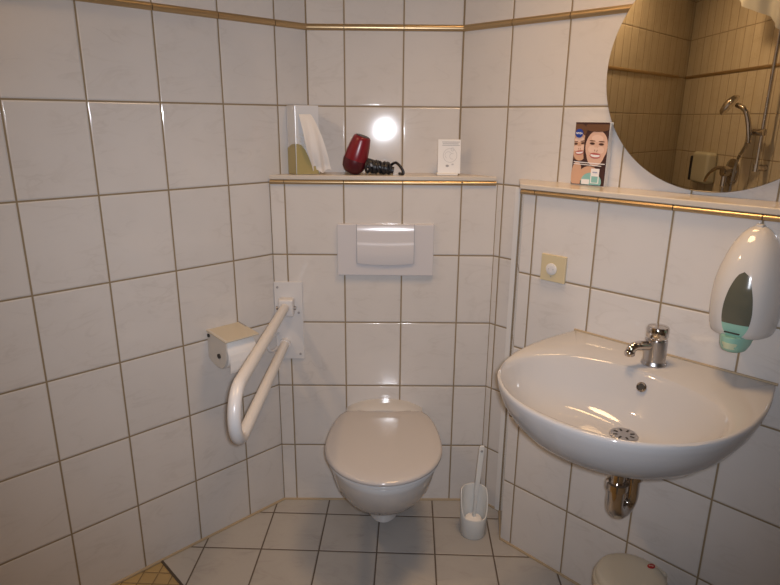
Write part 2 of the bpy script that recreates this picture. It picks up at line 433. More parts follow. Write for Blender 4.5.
loft(bm, [tring(.050, .048, -.20, 0, .05), tring(.054, .058, -.212, 0, .058), tring(.10, .060, -.214, 0, .06), tring(.165, .062, -.20, 0, .06)])
fin('outlet_cover', bm, M_cer, t, angle=60)
# rear deck with a gently arched top
bm = bmesh.new(); rings = []
for y, k in ((0, 1), (-.03, 1), (-.065, .97), (-.082, .93)):
    r = []
    for i in range(21):
        a = -1+2*i/20; r.append(Vector((a*.142*k, y, .402+.036*(1-abs(a)**2.6)-(0 if y > -.07 else .006))))
    r += [Vector((.142*k, y, .38)), Vector((-.142*k, y, .38))]
    rings.append(r)
loft(bm, rings); fin('rear_deck', bm, M_cer, t, angle=50)
bm = bmesh.new()
loft(bm, [tring(.399, .180, -.518, -.085, .134, bulge=.6), tring(.402, .185, -.524, -.082, .137, bulge=.6), tring(.410, .185, -.524, -.082, .137, bulge=.6), tring(.413, .181, -.520, -.085, .134, bulge=.6)])
fin('seat', bm, M_cer, t, angle=60)
bm = bmesh.new()
def lidr(z, k, yc=-.29):
    return [Vector((p.x*k, yc+(p.y-yc)*k, z)) for p in tring(z, .191, -.529, -.076, .138, n=30, bulge=.55)]
loft(bm, [lidr(.4145, .985), lidr(.417, 1.0), lidr(.4235, 1.0), lidr(.428, .985), lidr(.4305, .95), lidr(.4325, .8), lidr(.4335, .5), lidr(.434, .15)])
fin('lid', bm, M_seat, t, angle=70)['label'] = 'beige closed lid'
bm = bmesh.new()
bm.free()
for s in (-1, 1):
    bm = bmesh.new(); tube(bm, [(s*.075-.022, -.074, .419), (s*.075+.022, -.074, .419)], .0085, 12); fin('hinge', bm, M_seat, t)

# flush plate
t = thing('flush_plate', 'pale rectangular plastic flush plate with a large push button above the toilet', 'flush plate', (-.057, 0, .919))
bm = bmesh.new(); box(bm, -.167, .167, -.014, 0, 0, .182); fin('cover_plate', bm, M_plate, t, smooth=False, bevel=.003)
bm = bmesh.new()
BP = [(.044, -.013), (.0455, -.0205), (.048, -.0215), (.085, -.0212), (.108, -.0206), (.114, -.0198), (.119, -.0189), (.124, -.0184), (.152, -.0180), (.160, -.0174), (.1655, -.0164), (.171, -.0152), (.179, -.013)]
rings = []
for i in range(17):
    x = -.098+.196*i/16; a = (x/.098)
    zb = .044 - .007*(1-a*a)
    col = []
    for k in range(13):
        zz, y = BP[k]; z = zb+(zz-.044)/(.179-.044)*(.179-zb)
        col.append(Vector((x, y, z)))
    rings.append(col)
loft(bm, rings, False, False, closed=False)
# rear and closing faces
bmesh.ops.solidify(bm, geom=bm.faces[:], thickness=.003)
fin('push_button', bm, M_plate, t, angle=35)
bm = bmesh.new()
loft(bm, [[Vector((x, -.0142, .044-.007*(1-(x/.098)**2)+.0005)), Vector((x, -.0165, .044-.007*(1-(x/.098)**2))), Vector((x, -.0165, .044-.012*(1-(x/.098)**2))), Vector((x, -.0142, .044-.0125*(1-(x/.098)**2)))] for x in [-.098+.196*i/16 for i in range(17)]])
fin('finger_grip', bm, M_plate, t, angle=30)
bm = bmesh.new()
bm.free()
for a_ in (-.1002, .0985):
    bm = bmesh.new(); box(bm, a_, a_+.0017, -.0147, -.013, .044, .182); fin('button_gap', bm, M_ink, t, smooth=False)

# ------------------------------------------------------------------ fold-down support rail
t = thing('grab_rail', 'white fold-down tubular support rail on the wall left of the toilet', 'grab rail', (-.415, 0, .60))
bm = bmesh.new(); box(bm, -.036, .064, -.006, 0, 0, .292); fin('mounting_plate', bm, M_white, t, smooth=False, bevel=.002)
bm = bmesh.new()
ztop, zlow, yend, R = .207, .060, -.66, .0735
P = [(.006, -.012, ztop)] + [(.006-.012*k/6, -.012+(yend+.012)*k/6, ztop) for k in range(1, 7)]
for k in range(1, 13):
    a = PI*k/12; P.append((-.006, yend-R*math.sin(a), (ztop+zlow)/2+R*math.cos(a)))
P += [(-.006+.002*k/5, yend+(-.012-yend)*k/5, zlow) for k in range(1, 6)]
tube(bm, P, .0165, 18); fin('rail', bm, M_white, t, angle=60)
bm = bmesh.new(); box(bm, -.018, .036, -.045, -.004, ztop-.035, ztop+.03); fin('pivot_bracket', bm, M_white, t, smooth=False, bevel=.008, seg=3)
bm = bmesh.new(); tube(bm, [(-.026, -.03, ztop-.004), (.044, -.03, ztop-.004)], .007); fin('pivot_pin', bm, M_chromed, t)
bm = bmesh.new(); tube(bm, [(-.004, -.002, zlow), (-.004, -.02, zlow)], .021); fin('lower_stop', bm, M_white, t)
bm = bmesh.new(); tube(bm, spline([(-.03, -.012, .105), (-.045, -.05, .098), (-.055, -.07, .075), (-.045, -.06, .05), (-.03, -.02, .05)], 6), .006, 10); fin('release_loop', bm, M_white, t)
for (x, z) in ((.049, .178), (.050, .020), (-.024, .272), (-.024, .018)):
    bm = bmesh.new(); tube(bm, [(x, -.004, z), (x, -.0085, z)], .0045, 10); fin('screw', bm, M_ink, t)

# ------------------------------------------------------------------ toilet roll holder on left wall
def atA(s, z): p = UL + TA*s; return (p.x, p.y, z)
rzA = math.atan2(-TA.y, -TA.x)
t = thing('toilet_roll_holder', 'cream plastic toilet roll holder on the left wall beside the support rail', 'toilet roll holder', atA(.38, .66), rzA)
bm = bmesh.new()
Yd = .122
def panel(bm, x0, x1):
    prof = spline([(0, .118), (-Yd, .108), (-Yd, .06), (-Yd*.86, .02), (-Yd*.55, .0), (-.02, .012), (0, .03)], 4)
    prof = [(0, .118), (-Yd, .108), (-Yd, .07), (-Yd*.97, .045), (-Yd*.88, .02), (-Yd*.72, .004), (-Yd*.5, .0), (-.02, .008), (0, .02)]
    loft(bm, [[Vector((x, y, z)) for y, z in prof] for x in (x0, x1)])
panel(bm, -.061, -.056)
fin('side_panel', bm, M_holder, t, smooth=False, bevel=.0015)
bm = bmesh.new(); loft(bm, [[Vector((x, y, z)) for y, z in [(0, .118), (-.05, .114), (-.05, .05), (-.03, .03), (0, .03)]] for x in (.055, .060)])
fin('side_panel', bm, M_ink, t, smooth=False, bevel=.0015)['label'] = 'grey bracket side'
bm = bmesh.new()
loft(bm, [[Vector((x, 0, .116)), Vector((x, -Yd-.002, .106)), Vector((x, -Yd-.002, .101)), Vector((x, 0, .111))] for x in (-.063, .061)])
fin('hood', bm, M_sock, t, smooth=False, bevel=.0015)
bpy.data.objects['hood'].data.materials[0] = M_cream
bm = bmesh.new(); tube(bm, [(-.060, -.075, .045), (-.0655, -.075, .045)], .008, 12); fin('pin_cap', bm, M_hole, t)
bm = bmesh.new(); tube(bm, [(-.065, -.014, .10), (-.0605, -.014, .10)], .006, 10); fin('pin_cap', bm, M_hole, t)
bm = bmesh.new(); tube(bm, [(-.056, -.067, .05), (.056, -.067, .05)], .008, 12); fin('spindle', bm, M_chromed, t)
r = thing('toilet_roll', 'white roll of toilet paper hanging in the cream holder', 'toilet roll', atA(.38, .66), rzA)
bm = bmesh.new()
rot = Matrix.Translation((0, -.067, .05)) @ Matrix.Rotation(PI/2, 4, 'Y')
lathe(bm, [(.019, -.052), (.05, -.052), (.0515, -.05), (.0515, .05), (.05, .052), (.019, .052), (.019, -.052)], 40, mt=rot, cap0=False, cap1=False)
fin('paper_roll', bm, M_paper, r)
bm = bmesh.new()
loft(bm, [[Vector((-.048, y, z)), Vector((.05, y, z)), Vector((.05, y+.001, z)), Vector((-.048, y+.001, z))] for y, z in [(-.1192, .055), (-.120, .03), (-.1165, .0), (-.113, -.01)]])
fin('loose_sheet', bm, M_paper, r, smooth=False)

# ------------------------------------------------------------------ toilet brush and holder
BX, BY = .268, -.192
t = thing('brush_holder', 'white plastic toilet brush pot with a cut-away front on the floor', 'brush holder', (BX, BY, 0), .05)
n = 48; r0 = .047
def top(a):
    s = -math.sin(a)      # 1 at the front (towards -y)
    k = min(max((s+.45)/1.2, 0), 1); k = k*k*(3-2*k)
    return .174-.092*k
bm = bmesh.new()
def rg(r, zf, sq=1.0): return [Vector((r*math.cos(2*PI*i/n), r*math.sin(2*PI*i/n)*sq, zf(2*PI*i/n))) for i in range(n)]
loft(bm, [rg(r0-.004, lambda a: 0), rg(r0-.001, lambda a: .004), rg(r0, lambda a: .05), rg(r0+.003, lambda a: top(a)-.004), rg(r0+.002, top), rg(r0-.001, top), rg(r0-.002, lambda a: top(a)-.004), rg(r0-.004, lambda a: .05), rg(r0-.006, lambda a: .01)])
fin('pot', bm, M_brush, t, angle=50)
t = thing('toilet_brush', 'white toilet brush with a flat upright handle standing in its pot', 'toilet brush', (BX, BY, .008), .05)
bm = bmesh.new()
loft(bm, [[Vector((x0+sx*w_/2, y0+sy*th/2, z)) for sx, sy in ((-1, -1), (1, -1), (1, 1), (-1, 1))] for z, x0, y0, w_, th in [(.055, .002, .0, .011, .011), (.15, .006, .002, .012, .011), (.155, .006, .002, .017, .009), (.25, .013, .006, .019, .008), (.33, .019, .009, .020, .007), (.342, .020, .0095, .014, .006)]])
fin('handle', bm, M_brush, t, smooth=False, bevel=.003)
bm = bmesh.new(); tube(bm, [(.0185, .0035, .322), (.0185, .0125, .322)], .0045, 12); fin('hanging_hole', bm, M_ink, t)
bm = bmesh.new(); lathe(bm, [(.01, .004), (.03, .007), (.034, .015), (.034, .045), (.028, .055), (.01, .06)], 28); fin('brush_head', bm, M_paper, t)

# ------------------------------------------------------------------ pedal bin
t = thing('pedal_bin', 'round cream pedal bin with a small red badge on its lid, beneath the basin', 'bin', (.612, -.718, .0), math.radians(25))
bm = bmesh.new(); lathe(bm, [(.080, 0), (.084, .004), (.091, .235), (.093, .245)], 56); fin('bin_body', bm, M_cream, t)
bm = bmesh.new(); lathe(bm, [(.094, .232), (.0965, .236), (.0965, .256), (.094, .259)], 56); fin('rim_ring', bm, M_cream, t)
bm = bmesh.new(); lathe(bm, [(.092, .2585), (.0915, .268), (.088, .275), (.079, .2795), (.05, .2825), (.01, .2835)], 56); fin('bin_lid', bm, M_cream, t)
bm = bmesh.new(); box(bm, .070, .112, -.028, .028, .225, .262); fin('lid_hinge', bm, M_cream, t, smooth=False, bevel=.008, seg=3)
bm = bmesh.new(); box(bm, -.035, .035, -.135, -.08, .008, .016); fin('pedal', bm, M_cream, t, smooth=False, bevel=.004)
e = bpy.data.objects.new('badge', None)
bpy.data.objects.remove(e)
bm = bmesh.new(); lathe(bm, [(.0105, .2695), (.0105, .2735), (.009, .2742)], 24)
o = fin('badge', bm, M_logo, t); o['label'] = 'small round red badge'
o.location = (.0705, -.001, .0085); o.scale = (1.15, .8, 1)
bm = bmesh.new()
box(bm, -.001, .001, -.006, .006, .2738, .2748, Matrix.Rotation(.6, 4, 'Z')); box(bm, -.005, -.0005, .001, .0028, .2738, .2748)
o2 = fin('badge_mark', bm, M_skin2, o, smooth=False)

# ------------------------------------------------------------------ things on the basin wall
rzS = math.atan2(TS.y, TS.x)
def atS(s, n, z): p = SP + TS*s + NS*n; return (p.x, p.y, z)
ZR = .850
t = thing('wash_basin', 'large oval white ceramic wash basin mounted on the right wall', 'wash basin', atS(.468, 0, ZR), rzS)
half = [(0, .545), (.07, .5375), (.135, .513), (.19, .474), (.235, .42), (.267, .352), (.284, .27), (.287, .185), (.280, .10), (.268, .03), (.264, .006)]
hp = spline([(a, b, 0) for a, b in half], 5)
out = [(p.x, p.y) for p in hp] + [(.258, .001)] + [(.258-.516*k/12, .0) for k in range(1, 12)] + [(-.258, .001)] + [(-p.x, p.y) for p in reversed(hp)][:-1]
def under(z, s):
    r = []
    for u, nn in out:
        n2 = .22+(nn-.22)*s if nn > .22 else .22-(.22-nn)*s**.45
        r.append(Vector((u*s, -n2, z)))
    return r
def inner(z, a, b, cu, cn, e=2.0):
    r = []
    for u, nn in out:
        th = math.atan2((nn-.32)/.225, u/.27)
        c, s = math.cos(th), math.sin(th)
        r.append(Vector((cu+a*math.copysign(abs(c)**(2/e), c), -(cn+b*math.copysign(abs(s)**(2/e), s)), z)))
    return r
def topr(z, k):
    return [Vector((u*k, -(.27+(nn-.27)*k) if nn > .01 else -nn, z)) for u, nn in out]
bm = bmesh.new()
rings = [under(-.170, .16), under(-.168, .30), under(-.160, .47), under(-.142, .64), under(-.116, .79), under(-.084, .89), under(-.050, .957), under(-.022, .99), under(-.008, 1.0), topr(-.002, .998), topr(.002, .990), topr(.003, .978),
         inner(.0005, .258, .192, 0, .334, 2.15), inner(-.003, .254, .188, 0, .334, 2.15), inner(-.013, .248, .182, 0, .334, 2.1), inner(-.038, .236, .169, .0, .333), inner(-.065, .212, .150, 0, .330), inner(-.092, .182, .127, .0, .322), inner(-.110, .142, .098, .010, .31), inner(-.120, .092, .064, .018, .29), inner(-.125, .05, .036, .025, .272), inner(-.126, .02, .02, .027, .262)]
loft(bm, rings); fin('basin_body', bm, M_cer_basin, t, angle=60)
bm = bmesh.new(); tube(bm, [(-.262, -.002, .004), (.266, -.002, .004)], .0038, 8); fin('sealant', bm, M_caulk, t)
bm = bmesh.new(); lathe(bm, [(.001, -.1225), (.012, -.1225), (.031, -.1220), (.0335, -.125), (.0335, -.1265)], 36, c=(.027, -.262)); fin('drain_strainer', bm, M_chromed, t)
bm = bmesh.new()
for k in range(8):
    a = 2*PI*k/8; box(bm, -.0022, .0022, .0155, .0255, -.1226, -.1216, Matrix.Translation((.027, -.262, 0)) @ Matrix.Rotation(a, 4, 'Z'))
fin('drain_slot', bm, M_hole, bpy.data.objects['drain_strainer'], smooth=False)
bm = bmesh.new()
oc = Matrix.Translation((.017, -.1685, -.033)) @ Matrix.Rotation(math.radians(62), 4, 'X')
lathe(bm, [(.0125, -.004), (.0125, .002), (.0105, .0035), (.0085, .002), (.0085, -.002)], 24, mt=oc, cap1=False); fin('overflow_ring', bm, M_chrome, t)
bm = bmesh.new(); lathe(bm, [(.0085, -.004), (.0085, .0012)], 20, mt=oc); fin('overflow_hole', bm, M_hole, t)

# tap
t = thing('basin_tap', 'short chrome push-top tap at the back of the wash basin', 'tap', atS(.474, .082, ZR+.002), rzS-.45)
bm = bmesh.new(); lathe(bm, [(.031, 0), (.031, .004), (.0285, .007), (.0275, .012), (.027, .062), (.0265, .066)], 40); fin('tap_body', bm, M_chromed, t)
bm = bmesh.new(); lathe(bm, [(.021, .066), (.021, .071), (.0255, .073), (.027, .077), (.027, .096), (.0245, .101), (.014, .104), (.004, .1045)], 40); fin('push_button', bm, M_chrome, t)
bm = bmesh.new(); tube(bm, spline([(0, -.012, .050), (-.0, -.035, .053), (0, -.058, .055), (0, -.073, .052), (0, -.078, .044)], 6), [.0125]*12+[.0115]*13, 20); fin('spout', bm, M_chrome, t)
bm = bmesh.new(); lathe(bm, [(.012, .032), (.0125, .034), (.0125, .043), (.011, .045)], 24, c=(0, -.079)); fin('aerator', bm, M_chrome, t)

# trap
t = thing('drain_trap', 'chrome drain trap beneath the wash basin', 'drain trap', atS(.488, .235, .502), rzS)
bm = bmesh.new(); lathe(bm, [(.0165, .06), (.0165, .212)], 28, c=(0, -.01)); fin('tailpipe', bm, M_chrome, t)
bm = bmesh.new(); lathe(bm, [(.022, .062), (.0265, .065), (.0265, .082), (.022, .085)], 30, c=(0, -.01)); fin('slip_nut', bm, M_chrome, t, angle=30)
bm = bmesh.new(); P = [(0, -.01, .065), (0, -.01, .02)]
for k in range(1, 9):
    a = PI*k/8; P.append((.012*k/8, -.01+.030-.030*math.cos(a), .02-.030*math.sin(a)))
P += [(.012, .050, .04), (.012, .050, .075)]
tube(bm, P, .0205, 20); fin('u_bend', bm, M_chrome, t)
bm = bmesh.new(); lathe(bm, [(.022, .072), (.0265, .075), (.0265, .092), (.022, .095)], 30, c=(.012, .050)); fin('slip_nut', bm, M_chrome, t, angle=30)
bm = bmesh.new(); tube(bm, spline([(.012, .050, .085), (.012, .050, .12), (.012, .058, .142), (.012, .08, .152), (.012, .15, .154), (.012, .230, .154)], 6), .016, 18); fin('wall_pipe', bm, M_chrome, t)
bm = bmesh.new(); lathe(bm, [(.034, -.0), (.033, .006), (.02, .012)], 28, mt=Matrix.Translation((.012, .231, .154)) @ Matrix.Rotation(PI/2, 4, 'X')); fin('wall_flange', bm, M_chrome, t)

# socket
t = thing('wall_socket', 'square beige wall socket with a round white insert beside the basin', 'wall socket', atS(.121, 0, 1.025), rzS)
bm = bmesh.new(); box(bm, -.041, .041, -.009, 0, -.0405, .0405); fin('face_plate', bm, M_sock, t, smooth=False, bevel=.002)
RX90 = Matrix.Rotation(PI/2, 4, 'X')
bm = bmesh.new(); lathe(bm, [(.0175, .008), (.0175, .0115), (.016, .0125), (.006, .0125)], 32, mt=Matrix.Translation((-.004, 0, -.002)) @ RX90); o = fin('safety_insert', bm, M_white, t); o['label'] = 'white round insert'
bm = bmesh.new()
for x in (-.0115, .0035): tube(bm, [(x, -.012, -.002), (x, -.0132, -.002)], .0016, 8)
tube(bm, [(-.004, -.009, -.0245), (-.004, -.0105, -.0245)], .0022, 8)
fin('pin_hole', bm, M_ink, o)

# soap dispenser
t = thing('soap_dispenser', 'egg-shaped white soap dispenser with a teal lever under the right ledge', 'soap dispenser', atS(.640, 0, .958), rzS)
def shell(z, hw, dp, n=28):
    r = []
    for i in range(n+1):
        a = PI*i/n; c, s = math.cos(a), math.sin(a)
        r.append(Vector((hw*math.copysign(abs(c)**.8, c), -.002-dp*abs(s)**.8, z)))
    return r
prof = [(.012, .060, .082), (.015, .064, .088), (.03, .068, .094), (.06, .0715, .099), (.095, .072, .101), (.13, .070, .099), (.165, .064, .092), (.20, .054, .080), (.225, .044, .066), (.245, .032, .049), (.256, .022, .034), (.262, .012, .018), (.264, .004, .006)]
bm = bmesh.new(); loft(bm, [shell(*p) for p in prof]); fin('shell', bm, M_disp, t, angle=60)
def surf(u, z, extra=.0012):
    for (z0, h0, d0), (z1, h1, d1) in zip(prof, prof[1:]):
        if z0 <= z <= z1:
            k = (z-z0)/(z1-z0); h = h0+(h1-h0)*k; d = d0+(d1-d0)*k; break
    c = min(abs(u)/h, .99)**(1/.8); s = math.sqrt(1-c*c)
    return Vector((u, -.002-d*s**.8-extra, z))
def patch(name, cu, cz, ru, rzz, m, zlo=-1, zhi=1, extra=.0012, tp=.0):
    bm = bmesh.new(); G = []
    for i in range(25):
        v = -1+2*i/24; z = cz+rzz*v
        z = min(max(z, zlo), zhi)
        vv = (z-cz)/rzz; hw = ru*math.sqrt(max(0, 1-vv*vv))*(1-tp*vv)
        if vv < -.1: hw = max(hw, ru*.0)
        G.append([surf(cu+hw*(-1+2*k/12), z, extra) for k in range(13)])
    R = [[bm.verts.new(p) for p in g] for g in G]
    for a, b in zip(R, R[1:]):
        for i in range(12): bm.faces.new((a[i], a[i+1], b[i+1], b[i]))
    bmesh.ops.dissolve_degenerate(bm, edges=bm.edges, dist=1e-7)
    return fin(name, bm, m, t)
patch('window', .006, .090, .0295, .080, M_window, zlo=.0135, tp=.22)
patch('soap_pouch', .006, .090, .0297, .080, M_teal, zlo=.0135, zhi=.048, extra=.0018, tp=.22)
bm = bmesh.new(); box(bm, -.012, .020, -.1045, -.100, .026, .0285); fin('window_slot', bm, M_hole, t, smooth=False)
bm = bmesh.new()
def lev(z, hw, y0, y1, n=16):
    return [Vector((.002+hw*math.cos(PI+PI*i/n), y0+(y1-y0)*math.sin(PI*i/n), z)) for i in range(n+1)]
loft(bm, [lev(-.024, .020, -.062, -.088), lev(-.021, .026, -.058, -.095), lev(-.010, .031, -.05, -.103), lev(.006, .034, -.04, -.108), lev(.016, .034, -.04, -.108), lev(.018, .030, -.04, -.100)])
fin('lever', bm, M_teal, t, angle=50)
bm = bmesh.new(); loft(bm, [lev(-.0125, .0235, -.06, -.1035), lev(.001, .0265, -.06, -.1085), lev(.003, .0255, -.06, -.1085)]); fin('lever_pad', bm, M_tealp, t, angle=50)
bm = bmesh.new(); box(bm, -.008, .008, -.02, 0, .255, .268); fin('lock_tab', bm, M_holder, t, smooth=False, bevel=.003)

# product carton with a printed photo
bc = atS(.146, -.112, 1.2642)
t = thing('product_box', 'upright cosmetics carton with two smiling faces, on the ledge left of the mirror', 'carton', bc, rzS)
W2, H, D = .053, .180, .022
bm = bmesh.new(); box(bm, -W2, W2, -D/2, D/2, 0, H); fin('carton', bm, M_card, t, smooth=False, bevel=.0006)
yy = -D/2-.0004
mats = [M_hair2, M_skin1, M_skin2, M_lip, M_teeth, M_hair1, M_blue, M_teal2, M_ink]
bm = bmesh.new()
poly(bm, [(-W2+.0004, .001), (W2-.0004, .001), (W2-.0004, H-.0006), (-W2+.0004, H-.0006)], yy, 0)
ly = [0]
def E_(cx, cz, rx, rz_, mi, rot=0):
    ly[0] += 1; ellipse_disc(bm, cx, cz, rx, rz_, yy-.00006*ly[0], 28, mi, rot)
def EC(cx, cz, rx, rz_, mi, x0, x1, z0=.003, z1=.174):
    ly[0] += 1; pts = [(min(max(cx+rx*math.cos(2*PI*i/36), x0), x1), min(max(cz+rz_*math.sin(2*PI*i/36), z0), z1)) for i in range(36)]
    poly(bm, pts, yy-.00006*ly[0], mi)
X0, X1 = -W2+.0006, W2-.0006
def face(cx, cz, s, sk, x0, x1, lean):
    def P_(dx, dz, rx, rz_, mi):
        c_, s_ = math.cos(lean), math.sin(lean); ly[0] += 1
        pts = []
        for i in range(30):
            a = 2*PI*i/30; X = (dx+rx*math.cos(a))*s; Z = (dz+rz_*math.sin(a))*s
            pts.append((min(max(cx+X*c_-Z*s_, x0), x1), min(max(cz+X*s_+Z*c_, .003), .177)))
        poly(bm, pts, yy-.00006*ly[0], mi)
    P_(0, .004, .0305, .040, sk); P_(0, -.012, .025, .034, sk)      # skull, jaw
    P_(-.012, -.004, .010, .009, 9); P_(.012, -.004, .010, .009, 9); P_(0, .024, .016, .009, 9)
    P_(-.0125, .0105, .0072, .0032, 5); P_(.0125, .0105, .0072, .0032, 5)
    P_(-.0125, .0100, .0052, .0020, 0); P_(.0125, .0100, .0052, .0020, 0)
    P_(-.0125, .0172, .0085, .0014, 5); P_(.0125, .0172, .0085, .0014, 5)
    P_(0, -.0055, .0055, .0026, 10); P_(0, -.0045, .0030, .0070, 9); P_(-.0025, -.0072, .0012, .0009, 5); P_(.0025, -.0072, .0012, .0009, 5)
    P_(0, -.0195, .0150, .0068, 3); P_(0, -.0185, .0130, .0045, 4); P_(0, -.0148, .0140, .0022, 3)
mats += [mat('print_skin_light', (.70, .49, .39), .4), mat('print_skin_shade', (.44, .25, .17), .4)]
EC(-.040, .124, .036, .052, 5, X0, .0)
face(-.035, .110, .88, 1, X0, -.006, .12)
EC(.020, .112, .044, .068, 0, -.020, X1)
face(.0185, .108, 1.12, 2, -.018, X1, -.05)
EC(.018, .166, .040, .013, 5, -.018, X1)
EC(-.036, .028, .017, .040, 1, X0, -.022); EC(.004, .030, .032, .026, 1, X0, X1, .003); EC(.012, .012, .032, .026, 7, X0, X1)
ly[0] += 1
poly(bm, [(.010, .008), (.036, .008), (.036, .050), (.010, .050)], yy-.00006*ly[0], 4)
poly(bm, [(.013, .010), (.033, .010), (.033, .028), (.013, .028)], yy-.00006*(ly[0]+1), 7)
poly(bm, [(-.018, .004), (.007, .004), (.007, .018), (-.018, .018)], yy-.00006*ly[0], 4)
poly(bm, [(-.048, .0655), (.050, .0625), (.050, .0650), (-.048, .0680)], yy-.00006*(ly[0]+1), 4)
poly(bm, [(-.048, .0600), (.040, .0570), (.040, .0590), (-.048, .0620)], yy-.00006*(ly[0]+1), 4)
E_(-.038, .148, .0125, .0125, 6)
bmesh.ops.recalc_face_normals(bm, faces=bm.faces)
me = bpy.data.meshes.new('printed_photo'); bm.to_mesh(me); bm.free(); pp = link('printed_photo', me, mats, t)
text_mesh('brand_lettering', 'NIVEA', .0075, M_teeth, t, (-.038, yy-.00006*(ly[0]+4), .148), bold=.0002)
text_mesh('jar_lettering', 'NIVEA', .0055, M_blue, t, (.023, yy-.00006*(ly[0]+4), .039))

# mirror
nB = Vector((TB.y, -TB.x, 0))
pm = UR + TB*.835
rzB = math.atan2(TB.y, TB.x)
t = thing('wall_mirror', 'large round frameless wall mirror above the wash basin', 'mirror', (pm.x, pm.y, 1.5756), rzB)
def discY(bm, r, y0, y1, n=128): lathe(bm, [(r, -y0), (r, -y1)], n, mt=RX90)
bm = bmesh.new(); lathe(bm, [(.303, .014), (.303, .0185), (.302, .020)], 160, mt=RX90); 
for f in bm.faces: f.material_index = 0
me_o = fin('mirror_glass', bm, [M_mirror, M_medge], t, smooth=False)
for p in me_o.data.polygons:
    if abs(p.normal.y) < .8: p.material_index = 1
bm = bmesh.new(); lathe(bm, [(.27, .0), (.27, .0138)], 96, mt=RX90); fin('backing_board', bm, M_medge, t)

# ------------------------------------------------------------------ things on the back ledge
ZL = 1.2642
t = thing('hair_dryer', 'red and black hair dryer lying on the back ledge', 'hair dryer', (-.148, .045, ZL))
bm = bmesh.new()
ax = Vector((.31, -.10, .95)).normalized(); base = Vector((-.027, -.008, .006))
P = [base+ax*s for s in (0, .006, .02, .045, .07, .095, .115, .124, .128)]
tube(bm, P, [.012, .026, .036, .040, .0385, .035, .031, .029, .025], 32); fin('barrel', bm, M_red, t, angle=60)
bm = bmesh.new(); P2 = [base+ax*s for s in (-.002, .004, .018, .040, .048)]
tube(bm, P2, [.014, .0275, .0375, .0408, .0402], 32); fin('air_intake', bm, mat('dryer_dark_red', (.07, .006, .010), .35), t, angle=60)
bm = bmesh.new(); tube(bm, [base+ax*.126, base+ax*.1295], [.024, .022], 24); fin('nozzle', bm, M_dark, t)
bm = bmesh.new(); tube(bm, spline([(-.005, -.01, .045), (.03, -.014, .038), (.07, -.016, .026), (.10, -.016, .018), (.118, -.016, .015)], 5), [.017]*8+[.0155]*8+[.012]*5, 18); fin('handle', bm, M_dark, t, angle=60)
bm = bmesh.new(); box(bm, .028, .05, -.034, -.030, .028, .036); fin('switch', bm, M_ink, t, smooth=False, bevel=.001)
bm = bmesh.new(); P = []
for k in range(150):
    a = k/149; th = a*PI*2*8.5
    P.append((.022+.085*a+.004*math.sin(th*1.3), -.012+.027*math.cos(th), .028-.008*a+(.021-.004*a)*math.sin(th)+.001))
P = [(x, y, max(z, .005)) for x, y, z in P]
P += [tuple(p) for p in spline([(.107, .0, .03), (.125, -.02, .041), (.145, -.03, .022), (.150, -.032, .006), (.135, -.025, .005)], 6)]
tube(bm, P, .0046, 8); fin('power_cord', bm, M_dark, t)

t = thing('tissue_box', 'tall pale tissue carton with olive grass print at the left end of the ledge', 'tissue box', (-.338, .048, ZL), math.radians(31))
HW, TD, TH = .043, .036, .224
bm = bmesh.new(); box(bm, -HW, HW, -TD, TD, 0, TH); fin('carton', bm, M_carton, t, smooth=False, bevel=.0025)
bm = bmesh.new()
poly(bm, [(-HW+.001, .001), (.041, .001), (.036, .014), (.026, .028), (.018, .026), (.012, .032), (.002, .058), (-.010, .082), (-.024, .098), (-HW+.001, .102)], -TD-.0006, 0)
random.seed(3)
for k in range(80):
    x = -HW+.003+random.random()*.035; z = .090+random.random()**1.6*.045
    ellipse_disc(bm, x, z, .0011, .0014, -TD-.0006, 6, 1)
bm.faces.new([bm.verts.new((-HW-.0006, y, z)) for y, z in [(-TD+.001, .001), (TD-.001, .001), (TD-.001, .085), (0, .098), (-TD+.001, .102)]])
for k in range(50):
    y = -TD+.003+random.random()*.06; z = .088+random.random()**1.6*.05
    f = bm.faces.new([bm.verts.new((-HW-.0006, y+.0012*math.cos(a), z+.0015*math.sin(a))) for a in [i*PI/3 for i in range(6)]]); f.material_index = 1
me = bpy.data.meshes.new('grass_print'); bmesh.ops.recalc_face_normals(bm, faces=bm.faces); bm.to_mesh(me); bm.free(); link('grass_print', me, [M_olive, M_olivep], t)
# tissue pulled out of the opening near the top and hanging down to the right
bm = bmesh.new(); G = []
for i in range(29):
    v = i/28; z = .196-.186*v
    xl = -.030+.044*v**1.6+.004*math.sin(9*v)*v; xr = .012+.068*v**.8
    row = []
    for k in range(17):
        u = k/16; x = xl+(xr-xl)*u
        y = -TD-.003-.016*math.sin(PI*min(1, v*1.1))**.8-.005*math.sin(u*11+v*3)*v-.006*v*u
        row.append(Vector((x, y, z+.006*math.sin(9*u)*(v**3))))
    G.append(row)
R = [[bm.verts.new(p) for p in g] for g in G]
for a, b in zip(R, R[1:]):
    for i in range(16): bm.faces.new((a[i], a[i+1], b[i+1], b[i]))
bmesh.ops.solidify(bm, geom=bm.faces[:], thickness=.0012)
fin('tissue', bm, M_tissue, t)

